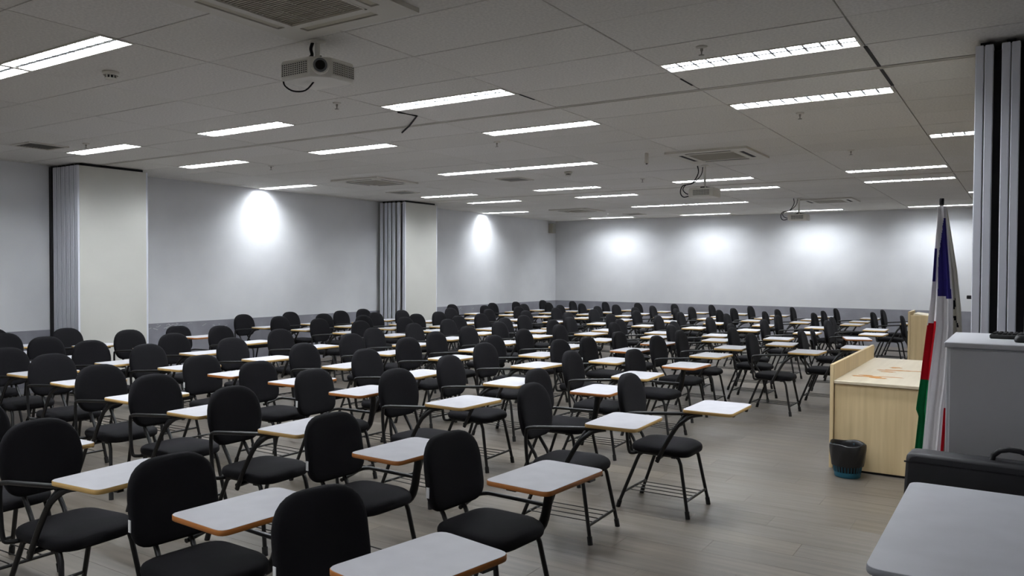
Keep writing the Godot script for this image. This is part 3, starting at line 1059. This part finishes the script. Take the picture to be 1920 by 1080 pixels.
func flags() -> void:
	var at := Vector3(-0.39, 0, -5.17)
	var st: SurfaceTool
	var p := thing("flag_pole", "slim flag pole with black cap rising above the hanging flags", "flag pole", at)
	st = mb()
	tube(st, [Vector3(0.0, 0.02, 0), Vector3(-0.012, 2.06, 0)], 0.011, 10)
	build(st, "pole", M.brass, p)
	st = mb()
	lathe(st, Vector3(-0.012, 0, 0), [Vector2(0.0, 2.04), Vector2(0.012, 2.04), Vector2(0.0125, 2.075), Vector2(0.011, 2.078), Vector2(0, 2.078)], 12)
	build(st, "cap", M.gasket, p)
	st = mb()
	lathe(st, Vector3.ZERO, [Vector2(0, 0.0), Vector2(0.1, 0.0), Vector2(0.1, 0.02), Vector2(0.02, 0.035), Vector2(0.016, 0.08), Vector2(0, 0.08)], 20)
	build(st, "base", M.gasket, p)
	# white flag with blue, hanging foremost
	var f1 := thing("flag", "white and blue flag hanging in folds in front on the pole", "flag", at, 0.0, "flags on the pole")
	cloth(f1, [[2.03, -0.03, 0.012], [1.9, -0.03, 0.022], [1.66, -0.026, 0.042], [1.5, -0.024, 0.053], [1.34, -0.027, 0.056], [1.02, -0.06, 0.05], [0.86, -0.07, 0.03], [0.6, -0.088, 0.016], [0.5, -0.092, 0.014]], 0.06, 0.018, 1.6, 0.4,
		func(u: float, y: float, x: float) -> String:
			if y < 1.96 and y > 1.515 - x * 0.3 and x > clampf(0.004 - (1.96 - y) * 0.1, -0.019, 0.004) and x < 0.013 + (1.96 - y) * 0.078:
				return "cloth_blue"
			return "cloth_red" if y < 0.88 and u > 0.9 else "cloth_white")
	# red, white and green flag to the left
	var f2 := thing("flag", "white, red and green flag drooping beside the wooden desk", "flag", at, 0.0, "flags on the pole")
	cloth(f2, [[1.98, -0.032, -0.012], [1.76, -0.046, -0.012], [1.5, -0.06, -0.01], [1.3, -0.083, -0.012], [1.02, -0.11, -0.03], [0.85, -0.13, -0.04], [0.81, -0.116, -0.045], [0.58, -0.136, -0.055]], 0.015, 0.016, 1.1, 2.2,
		func(u: float, y: float, _x: float) -> String: return "cloth_blue" if y > 1.6 and y < 1.79 and u < 0.35 else "cloth_white" if y > 1.345 + u * 0.03 else "cloth_red" if y > 1.025 else "cloth_green")
	# cream flag with black marks to the right
	var f3 := thing("flag", "cream flag with black marks hanging beside the folding stack", "flag", at, 0.0, "flags on the pole")
	cloth(f3, [[2.02, -0.01, 0.014], [1.9, 0.0, 0.034], [1.66, 0.03, 0.07], [1.45, 0.045, 0.092], [1.2, 0.055, 0.105], [0.6, 0.05, 0.12]], -0.03, 0.02, 1.4, 1.1,
		func(u: float, y: float, _x: float) -> String:
			var s := sin(y * 34.0) * 0.18 + 0.35
			return "cloth_black" if y < 1.52 and y > 1.2 and absf(u - s) < 0.13 and sin(y * 61.0) > -0.3 else "cloth_cream")

# ==================================================================== on the ceiling
func ceiling_fittings() -> void:
	var st: SurfaceTool
	var where := ["over the front rows beside the white projector", "above the mid-room projector", "near the left wall between the white stacks", "at the far end above the last projector", "at the far end near the back left corner"]
	for i in CASSETTES.size():
		var c: Array = CASSETTES[i]
		var o := thing("air_conditioner", "square four-way ceiling cassette air conditioner " + where[i], "air conditioner", Vector3(c[0], H, c[1]), 0.0, "ceiling cassette air conditioners")
		var holes := [Rect2(-0.28, -0.28, 0.56, 0.56)]
		for s in [-1.0, 1.0]:
			holes.append(Rect2(-0.27, s * 0.355 - 0.03, 0.54, 0.06))
			holes.append(Rect2(s * 0.355 - 0.03, -0.27, 0.06, 0.54))
		st = mb()
		for r: Rect2 in cut(Rect2(-0.475, -0.475, 0.95, 0.95), holes):
			box(st, Vector3(r.get_center().x, -0.012, r.get_center().y), Vector3(r.size.x, 0.024, r.size.y))
		build(st, "fascia", M.plastic, o)
		st = mb()
		box(st, Vector3(0, 0.05, 0), Vector3(0.86, 0.02, 0.86))
		for s in [-1.0, 1.0]:
			box(st, Vector3(s * 0.42, 0.025, 0), Vector3(0.02, 0.05, 0.86))
			box(st, Vector3(0, 0.025, s * 0.42), Vector3(0.86, 0.05, 0.02))
		build(st, "void", M.gasket, o)
		for q in 4:
			st = mb()
			var bs := Basis(Vector3.UP, q * PI / 2)
			var tilt := bs * Basis(Vector3.RIGHT, 0.0 if c[2] else 0.4)
			box(st, bs * Vector3(0, -0.016 if c[2] else -0.018, 0.355 if c[2] else 0.331), Vector3(0.52, 0.006, 0.046 if c[2] else 0.012), 0.0, tilt)
			build(st, "vane", M.plastic_warm, o)
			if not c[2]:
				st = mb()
				box(st, bs * Vector3(0, -0.019, 0.36), Vector3(0.54, 0.005, 0.048), 0.0, bs)  # dark sheet near the face, painting the shade inside the slot
				build(st, "dark_slot_fill", M.gasket, o)
		st = mb()
		for n in 27:
			box(st, Vector3(0, -0.012, -0.265 + n * 0.0204), Vector3(0.55, 0.014, 0.009))
		for n in 5:
			box(st, Vector3(-0.275 + n * 0.1375, -0.008, 0), Vector3(0.01, 0.018, 0.55))
		var g := build(st, "grille", M.ac_grille, o)
		st = mb()
		for s in [-1.0, 1.0]:
			box(st, Vector3(s * 0.277, -0.016, 0), Vector3(0.014, 0.02, 0.568))
			box(st, Vector3(0, -0.016, s * 0.277), Vector3(0.568, 0.02, 0.014))
		build(st, "grille_frame", M.plastic, g)
	var vw := ["beside the nearer white stack", "mid-room beyond the paired lights", "beside the farther white stack", "near the back wall"]
	for i in VENTS.size():
		var v: Array = VENTS[i]
		var o := thing("ceiling_vent", "grey square louvred return-air vent " + vw[i], "vent", Vector3(v[0], H, v[1]), 0.0, "ceiling vents")
		st = mb()
		for s in [-1.0, 1.0]:
			box(st, Vector3(s * 0.2, -0.004, 0), Vector3(0.03, 0.014, 0.43))
			box(st, Vector3(0, -0.004, s * 0.2), Vector3(0.37, 0.014, 0.03))
		build(st, "frame", M.plastic, o)
		st = mb()
		box(st, Vector3(0, 0.04, 0), Vector3(0.37, 0.01, 0.37))
		build(st, "void", M.gasket, o)
		for n in 12:
			st = mb()
			box(st, Vector3(0, 0.004, -0.17 + n * 0.031), Vector3(0.37, 0.003, 0.026), 0.0, Basis(Vector3.RIGHT, 0.7))
			build(st, "slat", M.tgrid, o)
	# sprinklers and detectors
	var sp := [[-4.78, -4.7], [-4.76, -7.03], [-1.68, -4.72], [-1.65, -7.13], [-8.69, -4.76], [-8.42, -7.08], [-4.79, -10.95], [-6.22, -15.34], [-1.66, -9.6]]
	var sw := ["between the projector and the track", "behind the track in mid-room", "before the track above the aisle", "behind the track above the aisle", "beside the nearer white stack", "behind the nearer white stack", "over the middle chairs", "over the far chairs", "over the aisle beyond the desk"]
	for i in sp.size():
		var o := thing("sprinkler", "small pendant fire sprinkler " + sw[i], "sprinkler", Vector3(sp[i][0], H, sp[i][1]), 0.0, "ceiling sprinklers")
		st = mb()
		lathe(st, Vector3.ZERO, [Vector2(0, 0.002), Vector2(0.036, 0.001), Vector2(0.033, -0.008), Vector2(0.012, -0.012), Vector2(0, -0.012)], 16)
		build(st, "escutcheon", M.plastic, o)
		st = mb()
		lathe(st, Vector3.ZERO, [Vector2(0, -0.01), Vector2(0.009, -0.01), Vector2(0.009, -0.026), Vector2(0.005, -0.03), Vector2(0.004, -0.052), Vector2(0, -0.052)], 10)
		build(st, "body", M.brass, o)
		st = mb()
		lathe(st, Vector3.ZERO, [Vector2(0, -0.05), Vector2(0.018, -0.051), Vector2(0.018, -0.054), Vector2(0, -0.055)], 12)
		build(st, "deflector", M.brass, o)
	for e in [[-5.39, -3.13, "beside the front pair of lights"], [-5.35, -9.68, "behind the mid-room pair of lights"]]:
		var o := thing("smoke_detector", "round white smoke detector with dark slots " + e[2], "detector", Vector3(e[0], H, e[1]))
		st = mb()
		lathe(st, Vector3.ZERO, [Vector2(0, 0.0), Vector2(0.055, 0.0), Vector2(0.055, -0.02), Vector2(0.046, -0.026)], 24)
		build(st, "base", M.plastic, o)
		st = mb()
		lathe(st, Vector3.ZERO, [Vector2(0.034, -0.026), Vector2(0.034, -0.046)], 24)
		build(st, "slots", M.gasket, o)
		for k in 10:
			st = mb()
			var a := TAU * k / 10
			box(st, Vector3(cos(a) * 0.036, -0.035, sin(a) * 0.036), Vector3(0.006, 0.022, 0.007), 0.0, Basis(Vector3.UP, -a))
			build(st, "rib", M.plastic, o)
		st = mb()
		lathe(st, Vector3.ZERO, [Vector2(0.038, -0.044), Vector2(0.04, -0.047), Vector2(0.034, -0.054), Vector2(0.0, -0.057)], 24)
		build(st, "cap", M.plastic, o)
	# projectors
	projector(Vector3(-3.6, H, -3.38), deg_to_rad(0), "white ceiling projector with grilled sides over the front rows", 0.19, true)
	projector(Vector3(-3.5, H, -10.0), deg_to_rad(180), "white ceiling projector with looped cables in mid-room", 0.36, false)
	projector(Vector3(-3.55, H, -15.35), deg_to_rad(180), "white ceiling projector with looped cables near the back wall", 0.36, false)
	# black strip laid under the ceiling, painting the dark gap of a displaced tile
	var cb := thing("gap_strip", "bent black strip standing in for a dark ceiling gap beside the folding-wall track", "gap_strip")
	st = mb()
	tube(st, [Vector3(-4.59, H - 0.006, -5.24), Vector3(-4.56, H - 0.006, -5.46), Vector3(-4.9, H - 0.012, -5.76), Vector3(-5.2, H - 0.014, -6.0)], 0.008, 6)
	build(st, "dark_strip", M.gasket, cb)
	# speaker in the back left corner
	var sk := thing("wall_speaker", "small grey box speaker high in the back left corner", "speaker", Vector3(-10.92, 2.82, -18.86))
	st = mb()
	box(st, Vector3(0, 0, 0), Vector3(0.14, 0.26, 0.17), 0.008)
	build(st, "case", M.ac_grille, sk)
	st = mb()
	box(st, Vector3(0.071, 0, 0), Vector3(0.006, 0.23, 0.14), 0.002)
	build(st, "grille", M.tgrid, sk)
	# small hanging bracket by the mid-room cassette
	var hb := thing("hanging_sensor", "small white sensor hanging from the ceiling beside mid-room cassette", "sensor", Vector3(-3.72, H, -8.62))
	st = mb()
	box(st, Vector3(0, -0.06, 0), Vector3(0.035, 0.12, 0.05), 0.006)
	build(st, "case", M.plastic, hb)
	st = mb()
	lathe(st, Vector3(0, -0.12, 0), [Vector2(0.0, -0.012), Vector2(0.012, -0.006), Vector2(0.014, 0.002)], 12)
	build(st, "lens", M.glass, hb)

func projector(at: Vector3, turn: float, label: String, drop: float, near: bool) -> void:
	var o := thing("projector", label, "projector", at, turn, "ceiling projectors")
	var st: SurfaceTool
	var hy := 0.118          # body height
	var yb := -drop - hy / 2 # underside
	# body: a box whose corner towards (+x, +z) is cut off and carries the lens
	var outline := rounded([Vector2(-0.17, -0.14), Vector2(0.17, -0.14), Vector2(0.17, 0.05), Vector2(0.08, 0.14), Vector2(-0.17, 0.14)], [0.02, 0.02, 0.008, 0.008, 0.02], 3)
	st = mb()
	slab(st, outline, yb, yb + hy, 0.008)
	build(st, "body", M.projector, o)
	# grilles: dark backing under white bars
	for g in [[Vector3(-0.045, yb + hy / 2, 0.1405), Vector3(0.22, 0.07, 0.002), 0], [Vector3(0.1705, yb + hy / 2, -0.045), Vector3(0.002, 0.07, 0.17), 1], [Vector3(0.0, yb + hy / 2, -0.1405), Vector3(0.22, 0.07, 0.002), 0]]:
		st = mb()
		box(st, g[0], g[1])
		var bk := build(st, "grille", M.gasket, o)
		st = mb()
		var c: Vector3 = g[0]
		for k in 7:
			var y := yb + hy / 2 - 0.036 + 0.012 * k
			box(st, Vector3(c.x, y, c.z), Vector3(0.222, 0.005, 0.006) if g[2] == 0 else Vector3(0.006, 0.005, 0.172))
		for k in 13:
			if g[2] == 0:
				box(st, Vector3(c.x - 0.11 + 0.22 * k / 12, c.y, c.z), Vector3(0.006, 0.076, 0.006))
			else:
				box(st, Vector3(c.x, c.y, c.z - 0.085 + 0.17 * k / 12), Vector3(0.006, 0.076, 0.006))
		build(st, "grille_bars", M.projector, bk)
	# lens on the cut corner
	var n := Vector3(1, 0, 1).normalized()
	var lc := Vector3(0.125, yb + hy * 0.52, 0.095)
	st = mb()
	tube(st, [lc - n * 0.02, lc + n * 0.03], 0.05, 20, 1.0, Vector3.UP)
	var ln := build(st, "lens", M.projector, o)
	st = mb()
	tube(st, [lc + n * 0.0, lc + n * 0.032], 0.041, 20, 1.0, Vector3.UP)
	build(st, "lens_ring", M.lens_ring, ln)
	st = mb()
	tube(st, [lc + n * 0.02, lc + n * 0.0335], 0.028, 20, 1.0, Vector3.UP)
	build(st, "lens_glass", M.glass, ln)
	# mount
	st = mb()
	lathe(st, Vector3.ZERO, [Vector2(0, 0.0), Vector2(0.05, 0.0), Vector2(0.05, -0.012), Vector2(0, -0.014)], 16)
	build(st, "mount_plate", M.projector, o)
	st = mb()
	tube(st, [Vector3(0, -0.01, 0), Vector3(0, yb + hy + 0.01, 0)], 0.016, 10)
	build(st, "mount_pole", M.projector, o)
	st = mb()
	for a in [Vector3(0.09, 0, 0.06), Vector3(-0.08, 0, 0.07), Vector3(0.02, 0, -0.09)]:
		tube(st, [Vector3(0, yb + hy + 0.022, 0), a + Vector3(0, yb + hy + 0.012, 0), a + Vector3(0, yb + hy - 0.003, 0)], 0.008, 6)
	build(st, "mount_arms", M.gasket, o)
	# cables
	st = mb()
	if near:
		tube(st, curved([Vector3(-0.02, -0.01, 0.02), Vector3(-0.025, -0.05, 0.03), Vector3(-0.01, -0.09, 0.035), Vector3(-0.05, yb + hy + 0.02, 0.03), Vector3(-0.14, yb + hy + 0.01, -0.05)]), 0.01, 6)
		tube(st, curved([Vector3(-0.155, yb + 0.01, 0.13), Vector3(-0.15, yb - 0.025, 0.12), Vector3(-0.11, yb - 0.055, 0.09), Vector3(-0.05, yb - 0.05, 0.05), Vector3(-0.01, yb + 0.004, 0.02)]), 0.005, 6)
	else:
		tube(st, curved([Vector3(0.1, 0.0, 0.0), Vector3(0.09, -0.1, 0.0), Vector3(0.17, -0.22, 0.0), Vector3(0.3, -0.25, 0.0), Vector3(0.33, -0.34, 0.0), Vector3(0.28, -0.4, 0.0), Vector3(0.16, yb + 0.05, 0.0)]), 0.007, 6)
		tube(st, curved([Vector3(0.03, -0.02, 0.0), Vector3(0.05, -0.12, 0.0), Vector3(0.16, -0.22, 0.01), Vector3(0.26, -0.24, 0.01), Vector3(0.3, -0.3, 0.01), Vector3(0.24, -0.36, 0.01), Vector3(0.15, yb + 0.06, 0.01)]), 0.006, 6)
	build(st, "cables", M.gasket, o)
